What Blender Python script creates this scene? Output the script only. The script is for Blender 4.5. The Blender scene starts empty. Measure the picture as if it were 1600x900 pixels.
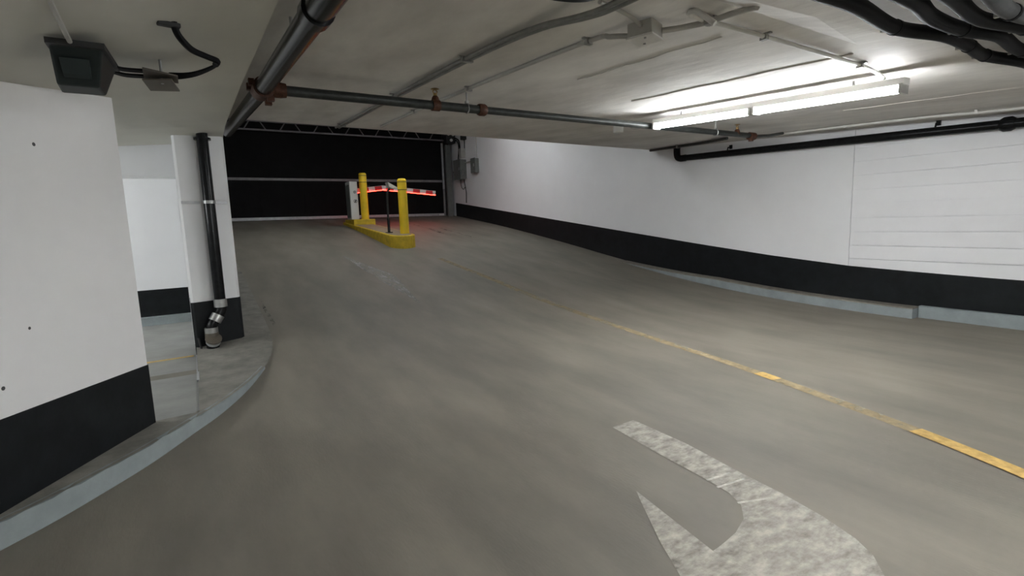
import bpy, bmesh, math, random
from mathutils import Vector, Matrix
random.seed(7)
S = bpy.context.scene
COL = S.collection

# ------------------------------------------------------------------ camera, world, exposure
EYE = Vector((0.0, 0.0, 1.3))
YAW, PITCH, ROLL, FPX = 0.55603, -0.13271, -0.03434, 790.0
fwd0 = Vector((math.sin(YAW), math.cos(YAW), 0)); rgt0 = Vector((math.cos(YAW), -math.sin(YAW), 0)); up0 = Vector((0, 0, 1))
fwd = fwd0 * math.cos(PITCH) + up0 * math.sin(PITCH)
up1 = up0 * math.cos(PITCH) - fwd0 * math.sin(PITCH)
rgt = rgt0 * math.cos(ROLL) + up1 * math.sin(ROLL)
up = up1 * math.cos(ROLL) - rgt0 * math.sin(ROLL)
cd = bpy.data.cameras.new('camera'); cam = bpy.data.objects.new('camera', cd); COL.objects.link(cam)
cd.sensor_fit = 'HORIZONTAL'; cd.sensor_width = 36.0; cd.lens = 36.0 * FPX / 1600.0
cd.clip_start = 0.02; cd.clip_end = 200
cam.matrix_world = Matrix(((rgt.x, up.x, -fwd.x, EYE.x), (rgt.y, up.y, -fwd.y, EYE.y), (rgt.z, up.z, -fwd.z, EYE.z), (0, 0, 0, 1)))
S.camera = cam
w = bpy.data.worlds.new('world'); S.world = w; w.use_nodes = True
w.node_tree.nodes['Background'].inputs[0].default_value = (0.6, 0.7, 0.9, 1)
w.node_tree.nodes['Background'].inputs[1].default_value = 0.004
S.view_settings.view_transform = 'Standard'; S.view_settings.look = 'None'
S.view_settings.gamma = 1.0; S.view_settings.use_curve_mapping = False
S.view_settings.exposure = 2.36
TUBE_E = 25.0          # fluorescent tube emission

# ------------------------------------------------------------------ profiles of the place
FY = [-20, 1.0, 2.96, 4.23, 5.65, 7.6, 9.5, 12, 14.86, 20]
FZ = [0, 0, 0.005, .06, .19, .49, .80, 1.165, 1.514, 2.0]
def interp(x, xs, ys):
    if x <= xs[0]: return ys[0]
    for i in range(1, len(xs)):
        if x <= xs[i]:
            t = (x - xs[i-1]) / (xs[i] - xs[i-1]); return ys[i-1] + t * (ys[i] - ys[i-1])
    return ys[-1]
def fl(Y):                                     # ramp surface height
    return sum(interp(Y - .7 + .175 * k, FY, FZ) for k in range(9)) / 9
def drop(X):                                   # shallow drop of the near ceiling
    return min(.085, max(.004, .062 * (3.4 - X) / 1.4))
def zc(Y): return 2.11 + .056 * max(Y, .3)     # low ceiling
SEY = [-8, 2.03, 2.73, 3.63, 5.3, 5.75, 7]; SEZ = [2.0, 2.098, 2.129, 2.175, 2.222, 2.19, 2.2]
def sof(X, Y):                                 # underside of the left drop slab
    s = interp(Y, [2, 3.9, 5.6], [.17, .165, .085])
    return interp(Y, SEY, SEZ) - s * min(1.25, max(0, .336 - X))

# ------------------------------------------------------------------ materials
def mat(name, col, rough=.6, metal=0, var=.12, scale=4, bump=0, bscale=40, stretch=(1, 1, 1), spots=0, spec=.5, col2=None, big=None):
    m = bpy.data.materials.new(name); m.use_nodes = True; nt = m.node_tree; N = nt.nodes; L = nt.links
    b = N['Principled BSDF']; b.inputs['Roughness'].default_value = rough; b.inputs['Metallic'].default_value = metal
    b.inputs['Specular IOR Level'].default_value = spec
    g = N.new('ShaderNodeNewGeometry'); mp = N.new('ShaderNodeMapping'); L.new(g.outputs['Position'], mp.inputs['Vector'])
    mp.inputs['Scale'].default_value = stretch
    n = N.new('ShaderNodeTexNoise'); n.inputs['Scale'].default_value = scale; n.inputs['Detail'].default_value = 6; n.inputs['Roughness'].default_value = .62
    L.new(mp.outputs[0], n.inputs['Vector'])
    r = N.new('ShaderNodeValToRGB'); L.new(n.outputs['Fac'], r.inputs[0])
    c2 = col2 or tuple(min(1, c * (1 + var)) for c in col); c1 = tuple(c * (1 - var) for c in col)
    r.color_ramp.elements[0].position = .3; r.color_ramp.elements[0].color = (*c1, 1)
    r.color_ramp.elements[1].position = .72; r.color_ramp.elements[1].color = (*c2, 1)
    out = r.outputs[0]
    if big:                                     # large soft patches
        n2 = N.new('ShaderNodeTexNoise'); n2.inputs['Scale'].default_value = big[0]; n2.inputs['Detail'].default_value = 3
        L.new(mp.outputs[0], n2.inputs['Vector'])
        r2 = N.new('ShaderNodeValToRGB'); L.new(n2.outputs['Fac'], r2.inputs[0])
        r2.color_ramp.elements[0].position = .35; r2.color_ramp.elements[1].position = .66
        r2.color_ramp.elements[0].color = (*big[1], 1); r2.color_ramp.elements[1].color = (1, 1, 1, 1)
        mx = N.new('ShaderNodeMix'); mx.data_type = 'RGBA'; mx.blend_type = 'MULTIPLY'; mx.inputs[0].default_value = 1
        L.new(out, mx.inputs[6]); L.new(r2.outputs[0], mx.inputs[7]); out = mx.outputs[2]
    if spots:
        v = N.new('ShaderNodeTexVoronoi'); v.inputs['Scale'].default_value = 5.5; L.new(g.outputs['Position'], v.inputs['Vector'])
        lt = N.new('ShaderNodeMath'); lt.operation = 'LESS_THAN'; lt.inputs[1].default_value = spots; L.new(v.outputs['Distance'], lt.inputs[0])
        mx = N.new('ShaderNodeMix'); mx.data_type = 'RGBA'; L.new(lt.outputs[0], mx.inputs[0]); L.new(out, mx.inputs[6]); mx.inputs[7].default_value = (.05, .05, .05, 1)
        out = mx.outputs[2]
    L.new(out, b.inputs['Base Color'])
    if bump:
        nb = N.new('ShaderNodeTexNoise'); nb.inputs['Scale'].default_value = bscale; nb.inputs['Detail'].default_value = 5
        L.new(mp.outputs[0], nb.inputs['Vector'])
        bp = N.new('ShaderNodeBump'); bp.inputs['Strength'].default_value = bump; bp.inputs['Distance'].default_value = .01
        L.new(nb.outputs['Fac'], bp.inputs['Height']); L.new(bp.outputs[0], b.inputs['Normal'])
    return m
def emis(name, col, e):
    m = bpy.data.materials.new(name); m.use_nodes = True; nt = m.node_tree; b = nt.nodes['Principled BSDF']
    b.inputs['Base Color'].default_value = (*col, 1); b.inputs['Emission Color'].default_value = (*col, 1); b.inputs['Emission Strength'].default_value = e
    n = nt.nodes.new('ShaderNodeTexNoise'); n.inputs['Scale'].default_value = 2
    r = nt.nodes.new('ShaderNodeMapRange'); r.inputs[3].default_value = .45; r.inputs[4].default_value = .55
    nt.links.new(n.outputs['Fac'], r.inputs[0]); nt.links.new(r.outputs[0], b.inputs['Roughness'])
    return m
def worn(name, col, lo, hi, scale=6, rough=.7, stretch=(1, 1, 1)):   # paint worn through to the floor below
    m = mat(name, col, rough, var=.18, scale=30)
    nt = m.node_tree; N = nt.nodes; L = nt.links; b = N['Principled BSDF']
    g = N.new('ShaderNodeNewGeometry'); mp = N.new('ShaderNodeMapping'); mp.inputs['Scale'].default_value = stretch
    n = N.new('ShaderNodeTexNoise'); n.inputs['Scale'].default_value = scale; n.inputs['Detail'].default_value = 8; n.inputs['Roughness'].default_value = .68
    L.new(g.outputs['Position'], mp.inputs[0]); L.new(mp.outputs[0], n.inputs['Vector'])
    r = N.new('ShaderNodeMapRange'); r.inputs[1].default_value = .33; r.inputs[2].default_value = .67; r.inputs[3].default_value = lo; r.inputs[4].default_value = hi
    L.new(n.outputs['Fac'], r.inputs[0]); L.new(r.outputs[0], b.inputs['Alpha'])
    return m
M = {}
M['floor'] = mat('floor_concrete', (.222, .197, .160), .62, var=.16, scale=2.0, bump=.12, bscale=60, stretch=(1.5, .45, 1), spec=.35, big=(.5, (.78, .8, .8)))
M['platform'] = mat('platform_concrete', (.21, .198, .172), .8, var=.3, scale=6, bump=.25, bscale=50)
M['aisle'] = mat('aisle_concrete', (.25, .25, .235), .6, var=.2, scale=3, bump=.1)
M['curbpaint'] = mat('curb_grey_paint', (.255, .285, .29), .7, var=.16, scale=5, bump=.2, bscale=30)
M['curbtop'] = mat('curb_dusty_top', (.2, .18, .15), .9, var=.25, scale=12, bump=.2)
M['white'] = mat('white_wall_paint', (.78, .78, .785), .6, var=.025, scale=1.6, bump=.06, bscale=18)
M['whitespot'] = mat('white_wall_paint_pitted', (.77, .76, .755), .6, var=.025, scale=1.6, bump=.08, bscale=16, spots=.05)
M['black'] = mat('black_band_paint', (.006, .0075, .0085), .6, var=.4, scale=7, bump=.1, bscale=30, spec=.22)
M['ceil'] = mat('ceiling_concrete', (.68, .66, .62), .75, var=.13, scale=5, bump=.5, bscale=9, stretch=(1, .4, 1), big=(1.6, (.80, .785, .77)))
M['soffit'] = mat('soffit_paint', (.56, .55, .49), .75, var=.06, scale=1.5, bump=.06, bscale=14)
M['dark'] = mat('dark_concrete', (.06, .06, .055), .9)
M['pipeblack'] = mat('black_steel_pipe', (.010, .0105, .011), .22, var=.4, scale=20, spec=.14)
M['pipedark'] = mat('dark_galvanised_pipe', (.028, .03, .028), .38, metal=.1, var=.4, scale=18, spec=.2)
M['cable'] = mat('black_cable_jacket', (.0035, .0035, .004), .6, var=.3, scale=20, spec=.1)
M['cablegrey'] = mat('grey_cable_jacket', (.05, .05, .05), .6, var=.3, scale=12, spec=.2)
M['rust'] = mat('rusty_orange_fitting', (.06, .025, .014), .5, var=.5, scale=40, bump=.2, spec=.15)
M['brass'] = mat('brass', (.35, .24, .10), .35, metal=.8, var=.3, scale=40)
M['steel'] = mat('galvanised_steel', (.36, .36, .35), .38, metal=.8, var=.15, scale=25)
M['alu'] = mat('dull_aluminium', (.42, .42, .43), .45, metal=.6, var=.15, scale=12)
M['conduit'] = mat('painted_conduit', (.42, .41, .38), .5, metal=.3, var=.1, scale=12)
M['conduitdark'] = mat('dark_painted_conduit', (.2, .2, .185), .4, metal=.3, var=.2, scale=12)
M['conduitwhite'] = mat('white_conduit', (.66, .65, .62), .45, var=.06, scale=12)
M['greybox'] = mat('grey_enamel_box', (.14, .15, .14), .5, var=.12, scale=10)
M['yellow'] = mat('yellow_plastic', (.80, .55, .012), .5, var=.1, scale=6)
M['yellowpaint'] = mat('yellow_kerb_paint', (.60, .42, .025), .7, var=.25, scale=9, bump=.15)
M['deck'] = mat('island_deck_concrete', (.24, .19, .13), .85, var=.2, scale=6, bump=.2)
M['cabinet'] = mat('white_enamel', (.60, .60, .58), .4, var=.04)
M['gate'] = mat('gate_black_panel', (.004, .004, .004), .7, var=.4, scale=4, spec=.15)
M['gatemetal'] = mat('gate_rail_metal', (.20, .19, .19), .45, metal=.5, var=.2, scale=8)
M['green'] = mat('dark_green_box', (.018, .024, .023), .5, var=.2, spec=.25)
M['face'] = mat('green_grey_face', (.03, .038, .037), .4, var=.2, spec=.25)
M['brown'] = mat('brown_plate', (.10, .085, .065), .6, var=.2)
M['rubber'] = mat('dark_rubber', (.012, .012, .012), .6, var=.2)
M['redpaint'] = mat('red_band', (.45, .01, .015), .4, var=.1)
M['reader'] = mat('reader_white', (.62, .62, .58), .5, var=.05)
M['tube'] = emis('lit_fluorescent_tube', (.93, .97, 1.0), TUBE_E)
M['tubedim'] = emis('lit_fluorescent_tube_dimmed', (.94, .97, 1.0), TUBE_E * .80)  # same tube at lower strength, so the ceiling beside it does not burn out
M['led'] = emis('red_led_strip', (1.0, .02, .012), 5.0)
M['clear'] = mat('frosted_plastic', (.7, .7, .68), .25, var=.03)
M['yline'] = worn('worn_yellow_line', (.48, .37, .20), .35, .75, 9)
M['yfaint'] = worn('faded_yellow_line', (.44, .345, .20), .34, .66, 6)
M['yfresh'] = worn('fresh_yellow_line', (.58, .375, .115), .72, 1.1, 14)
M['arrow'] = worn('worn_white_arrow', (.56, .52, .45), .38, .88, 9, stretch=(1, 2.2, 1))
M['scuff'] = worn('pale_scuff', (.44, .43, .40), -.05, .85, 5, stretch=(2.5, .8, 1))
M['stain'] = worn('dark_stain', (.03, .03, .03), -.9, .9, 9)

# ------------------------------------------------------------------ mesh helpers
class MB:
    def __init__(s): s.v = []; s.f = []
    def add(s, vs, fs):
        o = len(s.v); s.v += [tuple(p) for p in vs]; s.f += [tuple(i + o for i in f) for f in fs]; return s
    def hexa(s, lo4, hi4):                    # bottom and top quads, both counter-clockwise seen from above
        return s.add(list(lo4) + list(hi4), [(3, 2, 1, 0), (4, 5, 6, 7), (0, 1, 5, 4), (1, 2, 6, 5), (2, 3, 7, 6), (3, 0, 4, 7)])
    def box(s, x0, x1, y0, y1, z0, z1):
        return s.hexa([(x0, y0, z0), (x1, y0, z0), (x1, y1, z0), (x0, y1, z0)], [(x0, y0, z1), (x1, y0, z1), (x1, y1, z1), (x0, y1, z1)])
    def obox(s, c, ax, ay, az):               # oriented box: centre and half axes
        c, ax, ay, az = map(Vector, (c, ax, ay, az))
        q = lambda k: [c - ax - ay + k, c + ax - ay + k, c + ax + ay + k, c - ax + ay + k]
        return s.hexa(q(-az), q(az))
    def prism(s, poly, z0, z1):               # z0, z1: numbers or functions of (x, y)
        f0 = z0 if callable(z0) else (lambda x, y: z0); f1 = z1 if callable(z1) else (lambda x, y: z1)
        n = len(poly)
        vs = [(x, y, f0(x, y)) for x, y in poly] + [(x, y, f1(x, y)) for x, y in poly]
        return s.add(vs, [tuple(range(n))[::-1], tuple(range(n, 2 * n))] + [(i, (i + 1) % n, n + (i + 1) % n, n + i) for i in range(n)])
    def tube(s, pts, r, n=12, cap=True):
        pts = [Vector(p) for p in pts]; rs = r if isinstance(r, (list, tuple)) else [r] * len(pts)
        ref = None; o = len(s.v); fs = []
        for i, p in enumerate(pts):
            t = ((pts[i+1] - p) if i == 0 else (p - pts[i-1]) if i == len(pts) - 1 else (pts[i+1] - p).normalized() + (p - pts[i-1]).normalized()).normalized()
            if ref is None: ref = Vector((0, 0, 1)) if abs(t.z) < .9 else Vector((1, 0, 0))
            a = (ref - t * ref.dot(t)).normalized(); b = t.cross(a); ref = a
            for k in range(n):
                q = p + (a * math.cos(2 * math.pi * k / n) + b * math.sin(2 * math.pi * k / n)) * rs[i]; s.v.append(tuple(q))
        for i in range(len(pts) - 1):
            for k in range(n):
                fs.append((o + i * n + k, o + i * n + (k + 1) % n, o + (i + 1) * n + (k + 1) % n, o + (i + 1) * n + k))
        if cap: fs += [tuple(o + k for k in range(n))[::-1], tuple(o + (len(pts) - 1) * n + k for k in range(n))]
        s.f += fs; return s
    def strip(s, left, right):                # ribbon between two lists of points
        n = len(left)
        return s.add(list(left) + list(right), [(i, n + i, n + i + 1, i + 1) for i in range(n - 1)])
    def build(s, name, m, parent=None, smooth=False, bevel=0):
        me = bpy.data.meshes.new(name); me.from_pydata(s.v, [], s.f); me.update()
        bm = bmesh.new(); bm.from_mesh(me); bmesh.ops.recalc_face_normals(bm, faces=bm.faces); bm.to_mesh(me); bm.free()
        me.materials.append(M[m])
        o = bpy.data.objects.new(name, me); COL.objects.link(o)
        if parent: o.parent = parent; o.matrix_parent_inverse = parent.matrix_basis.inverted()
        if smooth:
            for p in me.polygons: p.use_smooth = True
            es = o.modifiers.new('split', 'EDGE_SPLIT'); es.split_angle = math.radians(40)
        if bevel:
            b = o.modifiers.new('bevel', 'BEVEL'); b.width = bevel; b.segments = 2; b.limit_method = 'ANGLE'
        return o
def curve(pts, k=6):                          # Catmull-Rom through points
    P = [Vector(p) for p in pts]; P = [P[0] * 2 - P[1]] + P + [P[-1] * 2 - P[-2]]; out = []
    for i in range(1, len(P) - 2):
        a, b, c, d = P[i-1:i+3]
        for j in range(k):
            t = j / k
            out.append(.5 * ((2 * b) + (c - a) * t + (2 * a - 5 * b + 4 * c - d) * t * t + (3 * b - a - 3 * c + d) * t ** 3))
    out.append(P[-2]); return out
def tag(o, label=None, cat=None, group=None, kind=None):
    if label: o['label'] = label
    if cat: o['category'] = cat
    if group: o['group'] = group
    if kind: o['kind'] = kind
    return o
def thing(name, label, cat, loc=(0, 0, 0), group=None):
    o = bpy.data.objects.new(name, None); COL.objects.link(o); o.location = loc; o.empty_display_size = .1
    return tag(o, label, cat, group)
def struct(o, label, cat): return tag(o, label, cat, kind='structure')

# ================================================================== THE SETTING
# ---- floor: flat apron rising into the ramp
CURB = [(-.95, 2.668), (-.812, 2.80), (-.657, 2.95), (-.49, 3.145), (-.316, 3.365), (-.11, 3.68), (.055, 3.93), (.26, 4.34), (.45, 4.86), (.54, 5.28), (.58, 5.75), (.585, 6.3), (.58, 7.2), (.57, 8.2), (.55, 9.5), (.55, 12), (.55, 14.8)]
mb = MB()
ys = [-8, -6, -4, -2, 0] + [1 + .2 * i for i in range(71)] + [16.5, 18]
for a, b in zip(ys[:-1], ys[1:]):
    xl = -6 if b <= 5.01 else .15
    xs = [xl + (7.3 - xl) * i / 6 for i in range(7)]
    mb.add([(x, a, fl(a)) for x in xs] + [(x, b, fl(b)) for x in xs], [(i, i + 1, 8 + i, 7 + i) for i in range(6)])
bm_floor = mb.build('floor', 'floor', smooth=False)
struct(bm_floor, 'dusty grey concrete drive rising as a ramp to the gate', 'floor')

def on_floor_ribbon(pts, width, lift):
    L, R = [], []
    P = [Vector((x, y, 0)) for x, y in pts]
    for i, p in enumerate(P):
        t = (P[min(i + 1, len(P) - 1)] - P[max(i - 1, 0)]).normalized(); n = Vector((-t.y, t.x, 0)) * width / 2
        for l, q in ((L, p + n), (R, p - n)): l.append((q.x, q.y, fl(q.y) + lift))
    return L, R
yl = [(3.02, .1), (3.278, .655), (3.463, 1.158), (3.64, 1.8), (3.768, 2.325), (3.875, 2.925), (3.955, 3.787), (4.0, 4.75), (3.985, 5.6), (3.95, 6.77), (3.88, 7.6), (3.8, 8.6)]
yl = [(p.x, p.y) for p in curve([(x, y, 0) for x, y in yl], 6)]
MB().strip(*on_floor_ribbon([p for p in yl if p[1] < 4.3], .10, .0035)).build('lane_line', 'yline', bm_floor)
MB().strip(*on_floor_ribbon([p for p in yl if p[1] > 4.2], .11, .0025)).build('faded_lane_line', 'yfaint', bm_floor)
for y0, y1 in ((-.2, 1.16), (2.14, 2.33)):
    seg = [p for p in yl if y0 <= p[1] <= y1]
    MB().strip(*on_floor_ribbon(seg, .10, .006)).build('lane_line_dash', 'yfresh', bm_floor)
# turn arrow (stem, bend, barbed head)
AO = [(2.27, 2.233), (2.262, 1.813), (2.21, 1.434), (2.19, 1.211), (2.155, 1.021), (2.104, .87), (2.049, .786), (1.955, .71), (1.80, .63), (1.62, .56)]
AI = [(2.086, 2.232), (2.04, 1.799), (2.018, 1.485), (2.0, 1.359), (1.954, 1.268), (1.87, 1.199), (1.755, 1.16), (1.67, 1.148), (1.62, 1.142), (1.585, 1.14)]
MB().strip([(x, y, fl(y) + .004) for x, y in AI], [(x, y, fl(y) + .004) for x, y in AO]).build('turn_arrow_stem', 'arrow', bm_floor)
MB().add([(x, y, .004) for x, y in [(1.666, 1.623), (1.585, 1.14), (1.62, .56), (1.66, .10), (1.0, .62), (1.373, 1.124), (1.464, 1.298), (1.60, 1.52)]], [(0, 7, 6, 5, 4, 3, 2, 1)]).build('turn_arrow_head', 'arrow', bm_floor)
M['freshwhite'] = worn('bright_white_paint', (.68, .65, .58), .5, 1.0, 20)
for a, b in (((2.012, 1.49), (2.165, 1.47)), ((1.995, 1.42), (2.17, 1.395)), ((1.955, 1.285), (2.12, 1.22))):
    MB().strip(*on_floor_ribbon([a, b], .014, .0055)).build('arrow_edge_mark', 'freshwhite', bm_floor)
# pale tyre scuffs and dark drips on the ramp
sc = curve([(2.25, 9.3, 0), (2.36, 8.4, 0), (2.46, 7.7, 0), (2.44, 7.0, 0), (2.42, 6.2, 0)], 6)
L, R = [], []
for i, p in enumerate(sc):
    wd = .02 + .12 * math.sin(math.pi * i / (len(sc) - 1)) ** 1.5
    L.append((p.x - wd, p.y, fl(p.y) + .003)); R.append((p.x + wd, p.y, fl(p.y) + .003))
MB().strip(L, R).build('pale_scuff', 'scuff', bm_floor)
for (x0, y0, x1, y1, wd) in ((5.0, 13.2, 5.1, 10.9, .12), (5.35, 12.2, 5.5, 10.4, .08), (.66, 6.0, .63, 7.0, .035)):
    MB().strip(*on_floor_ribbon([(x0 + (x1 - x0) * i / 12, y0 + (y1 - y0) * i / 12) for i in range(13)], wd, .003)).build('dark_drips', 'stain', bm_floor)

# ---- raised walkway on the left with a curved, grey-painted curb
def plat(y): return max(.13, fl(y) + .012)
CC = [(p.x, p.y) for p in curve([(x, y, 0) for x, y in CURB], 4)]
def inner(x, y):
    if y < 3.75: t = (y - 2.896) / .857; return (-.819 + .5 * t - .05, y + .03)
    if y < 5.65: return (-.08, y)
    return (.12, y)
mb = MB(); top_o = [(x, y, plat(y)) for x, y in CC]; top_i = [(*inner(x, y), plat(y)) for x, y in CC]
mb.strip(top_i, top_o)
fp = mb.build('floor_walkway', 'platform'); struct(fp, 'raised concrete walkway behind the curved curb beside the column', 'floor')
mb = MB()
cf = [q for q in CC if plat(q[1]) - fl(q[1]) > .014]
jit = [.004 * math.sin(i * 2.3) + random.uniform(-.003, .003) for i in range(len(cf))]
a = [(x, y, fl(y) - .02) for x, y in cf]; b = [(x, y, plat(y) - .004 + j) for (x, y), j in zip(cf, jit)]
ai = [(x - .06, y + .03, fl(y) - .02) for x, y in cf]; bi = [(x - .025, y + .02, plat(y) + .001) for x, y in cf]
n = len(cf); mb.strip(a, b); mb.strip(b, bi); mb.strip(bi, ai); mb.add([a[0], b[0], bi[0], ai[0]], [(0, 1, 2, 3)])
mb.build('curb_face', 'curbpaint', fp)
# ---- side aisle seen between the left wall and the column
mb = MB(); mb.add([(-6, 3.0, .121), (-.75, 3.0, .121), (-.36, 3.5, .121), (-.08, 3.86, .121), (-.08, 8.0, .121), (-6, 8.0, .121)], [(0, 1, 2, 3, 4, 5)])
fa = mb.build('floor_aisle', 'aisle'); struct(fa, 'smooth grey concrete floor of the side aisle', 'floor')
MB().add([(-2.5, 5.47, .124), (-.11, 5.59, .124), (-.11, 5.65, .124), (-2.5, 5.53, .124)], [(0, 1, 2, 3)]).build('stall_line', 'yfresh', fa)
MB().box(-.09, -.072, 4.62, 5.6, .09, .134).build('edge_strip', 'alu', fa)
o = MB().box(-6, .1, 8.0, 8.2, 0, 2.4).build('wall_aisle', 'white'); struct(o, 'white painted back wall of the side aisle', 'wall')
MB().box(-6, .1, 7.994, 8.05, .2, .567).build('painted_band', 'black', o)
o = tag(MB().box(-6, .1, 7.86, 7.993, .10, .222).build('concrete_curb', 'curbpaint'), 'short grey curb below the back wall of the side aisle', 'curb')
o = MB().box(-6, -.10, 6.5, 6.8, 1.88, 2.5).build('ceiling_beam', 'white'); struct(o, 'white painted ceiling beam across the side aisle', 'beam')

# ---- right wall with black painted band and board-marked end
WX = 7.2; JY = 3.255
mb = MB(); mb.box(WX, WX + .25, JY, 16.5, -.3, 4.6); mb.box(WX + .018, WX + .25, -8, JY, -.3, 4.6)
wr = mb.build('wall_right', 'white'); struct(wr, 'long white concrete wall with a black painted base along the ramp', 'wall')
BY = [-8, 1.59, 2.4, 3.26, 4.3, 5.47, 7.3, 9.5, 14.9]; BZ = [.48, .505, .53, .567, .66, .79, 1.01, 1.275, 1.93]
ys = [-8, -4, 0, 1] + [1.5 + .35 * i for i in range(39)]
lo = [(WX - .003, y, fl(y) - .02) for y in ys]; hi = [(WX - .003, y, interp(y, BY, BZ)) for y in ys]
lo2 = [(WX + .02, y, fl(y) - .02) for y in ys]; hi2 = [(WX + .02, y, interp(y, BY, BZ)) for y in ys]
mb = MB(); mb.strip(lo, hi); mb.strip(hi, hi2); mb.strip(hi2, lo2)
mb.build('painted_band', 'black', wr)
# board courses near the joint (each proud by a couple of millimetres)
cz = [.40, .49, .664, .835, 1.01, 1.185, 1.364, 1.535, 1.714, 1.885, 2.05]
for i, (z0, z1) in enumerate(zip(cz[:-1], cz[1:])):
    g = .004; e = .003 * (i % 3)
    MB().box(WX - .001 - e * .4, WX + .03, -3.0, JY - .006, z0 + g, z1 - g).build('board_course', 'white', wr)
MB().box(WX + .001, WX + .03, -3.0, JY - .006, 2.055, 2.4).build('wall_cap_course', 'white', wr)

# ---- low ceiling over the apron, ending in a straight edge across the ramp
EDGE = lambda x: 6.18 + (x - .57) * (.46 / 6.63)
mb = MB(); xs = [.336] + [.8 + .8 * i for i in range(8)] + [7.2]
def row(Y, f): return [(x, Y if not callable(Y) else Y(x), f(x, Y if not callable(Y) else Y(x))) for x in xs]
low = lambda x, y: zc(y) - drop(x); hi_ = lambda x, y: zc(y)
rows = [row(-8, lambda x, y: 2.12 - drop(x)), row(0.2, lambda x, y: 2.122 - drop(x)), row(1.27, low), row(1.455, hi_), row(3.0, hi_), row(4.6, hi_), row(EDGE, hi_)]
for r0, r1 in zip(rows[:-1], rows[1:]): mb.strip(r0, r1)
top = [(x, y, 2.9) for x, y, z in rows[-1]]; mb.strip(rows[-1], top)
mb.strip(top, [(x, -8, 2.9) for x in xs])
ce = mb.build('ceiling', 'ceil'); struct(ce, 'low rough concrete ceiling slab over the foot of the ramp', 'ceiling')
# hairline formwork joints standing slightly proud
for (x, y0, y1, r) in ((3.35, 1.55, 3.3, .006), (2.42, 1.75, 2.9, .004), (5.5, 1.2, 2.6, .003)):
    MB().tube([(x + .012 * math.sin(k * 1.7), y0 + (y1 - y0) * k / 10, zc(y0 + (y1 - y0) * k / 10) - .001) for k in range(11)], r, 6).build('formwork_seam', 'ceil', ce)
# left drop slab (soffit)
mb = MB(); gx = [-6, -.95, -.6, -.25, .0, .336]; gy = [-8, 0, 1, 2.03, 2.73, 3.2, 3.63, 4.4, 5.3, 5.75, 6.1]
for a, b in zip(gy[:-1], gy[1:]):
    mb.add([(x, a, sof(x, a)) for x in gx] + [(x, b, sof(x, b)) for x in gx], [(i, i + 1, 7 + i, 6 + i) for i in range(5)])
mb.strip([(.336, y, sof(.336, y)) for y in gy], [(.338, y, zc(y) + .05) for y in gy])
mb.add([(x, 6.1, sof(x, 6.1)) for x in gx] + [(x, 6.1, 2.9) for x in gx], [(i, i + 1, 7 + i, 6 + i) for i in range(5)])
o = mb.build('ceiling_soffit', 'soffit'); struct(o, 'lower grey painted ceiling slab over the walkway and left wall', 'ceiling')
# ---- high ceiling above the ramp, side wall of the ramp, enclosing walls out of view
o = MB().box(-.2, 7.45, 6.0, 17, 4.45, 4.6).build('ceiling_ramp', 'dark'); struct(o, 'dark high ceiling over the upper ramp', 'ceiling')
mb = MB(); mb.box(-.1, .13, 6.2, 16.5, -.2, 4.5); o = mb.build('wall_ramp', 'white'); struct(o, 'white side wall of the ramp behind the column', 'wall')
mb = MB(); mb.strip([(.134, y, fl(y) - .05) for y in (6.2, 9, 12, 14.9)], [(.134, y, fl(y) + .45) for y in (6.2, 9, 12, 14.9)]); mb.build('painted_band', 'black', o)
o = MB().box(-6.2, 7.5, -8.2, -8.0, -.1, 3).build('wall_rear', 'white'); struct(o, 'white wall at the far end of the garage', 'wall')
o = MB().box(-6.2, -6.0, -8.0, 8.2, -.1, 3).build('wall_far_left', 'white'); struct(o, 'white wall closing the side aisle', 'wall')
o = MB().box(-6, -.1, 6.0, 8.2, 2.45, 2.6).build('ceiling_aisle', 'soffit'); struct(o, 'pale ceiling of the side aisle', 'ceiling')
# ---- left wall
d = Vector((.5, .857, 0)).normalized(); nrm = Vector((-d.y, d.x, 0)) * .22
c0 = Vector((-.318, 3.753, 0)); c1 = c0 - d * 3.6
poly = [tuple(p.xy) for p in (c1, c0, c0 + nrm, c1 + nrm)]
wl = MB().prism(poly, lambda x, y: 0.0, lambda x, y: 2.12).build('wall_left', 'whitespot'); struct(wl, 'white wall with small pits and black painted base beside the curb', 'wall')
off = Vector((d.y, -d.x, 0)) * .004
poly = [tuple(p.xy) for p in (c1 + off, c0 + off + d * .004, c0 + nrm + d * .004, c1 + nrm)]
MB().prism(poly, .05, lambda x, y: .5 + .03 * (3.753 - y)).build('painted_band', 'black', wl)

# ================================================================== COLUMN AND ITS DRAIN
ca = Vector((.95, .31, 0)).normalized(); cn = Vector((ca.y, -ca.x, 0))          # along the face, out of the face
cR = Vector((.334, 5.708, 0)); CW = .44
cl = thing('column', 'white concrete column with black painted base carrying a drain pipe', 'column', tuple(cR - ca * CW / 2 - cn * .22 + Vector((0, 0, .12))))
def colpoly(e, ch=.022):
    L_ = cR - ca * CW; sd = Vector((-.012, 1, 0)); sr = Vector((.03, 1, 0))
    pts = [L_ + ca * ch + cn * e, cR - ca * ch + cn * e, cR + ca * e + sr * ch, cR + ca * e + sr * .46, L_ - ca * e + sd * .46, L_ - ca * e + sd * ch]
    return [(p.x, p.y) for p in pts]
MB().prism(colpoly(0), .08, lambda x, y: sof(x, min(y, 6)) + .02).build('shaft', 'white', cl)
MB().prism(colpoly(.004), .075, lambda x, y: .635).build('painted_band', 'black', cl)
dp = thing('drain_pipe', 'black drain pipe with metal couplings and round cleanout on the column', 'pipe', tuple(cR - ca * .3 + cn * .09 + Vector((0, 0, .12))))
def cp(s, z, out=.085): q = cR - ca * (CW - s) + cn * out; return Vector((q.x, q.y, z))
sx = .225
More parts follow.
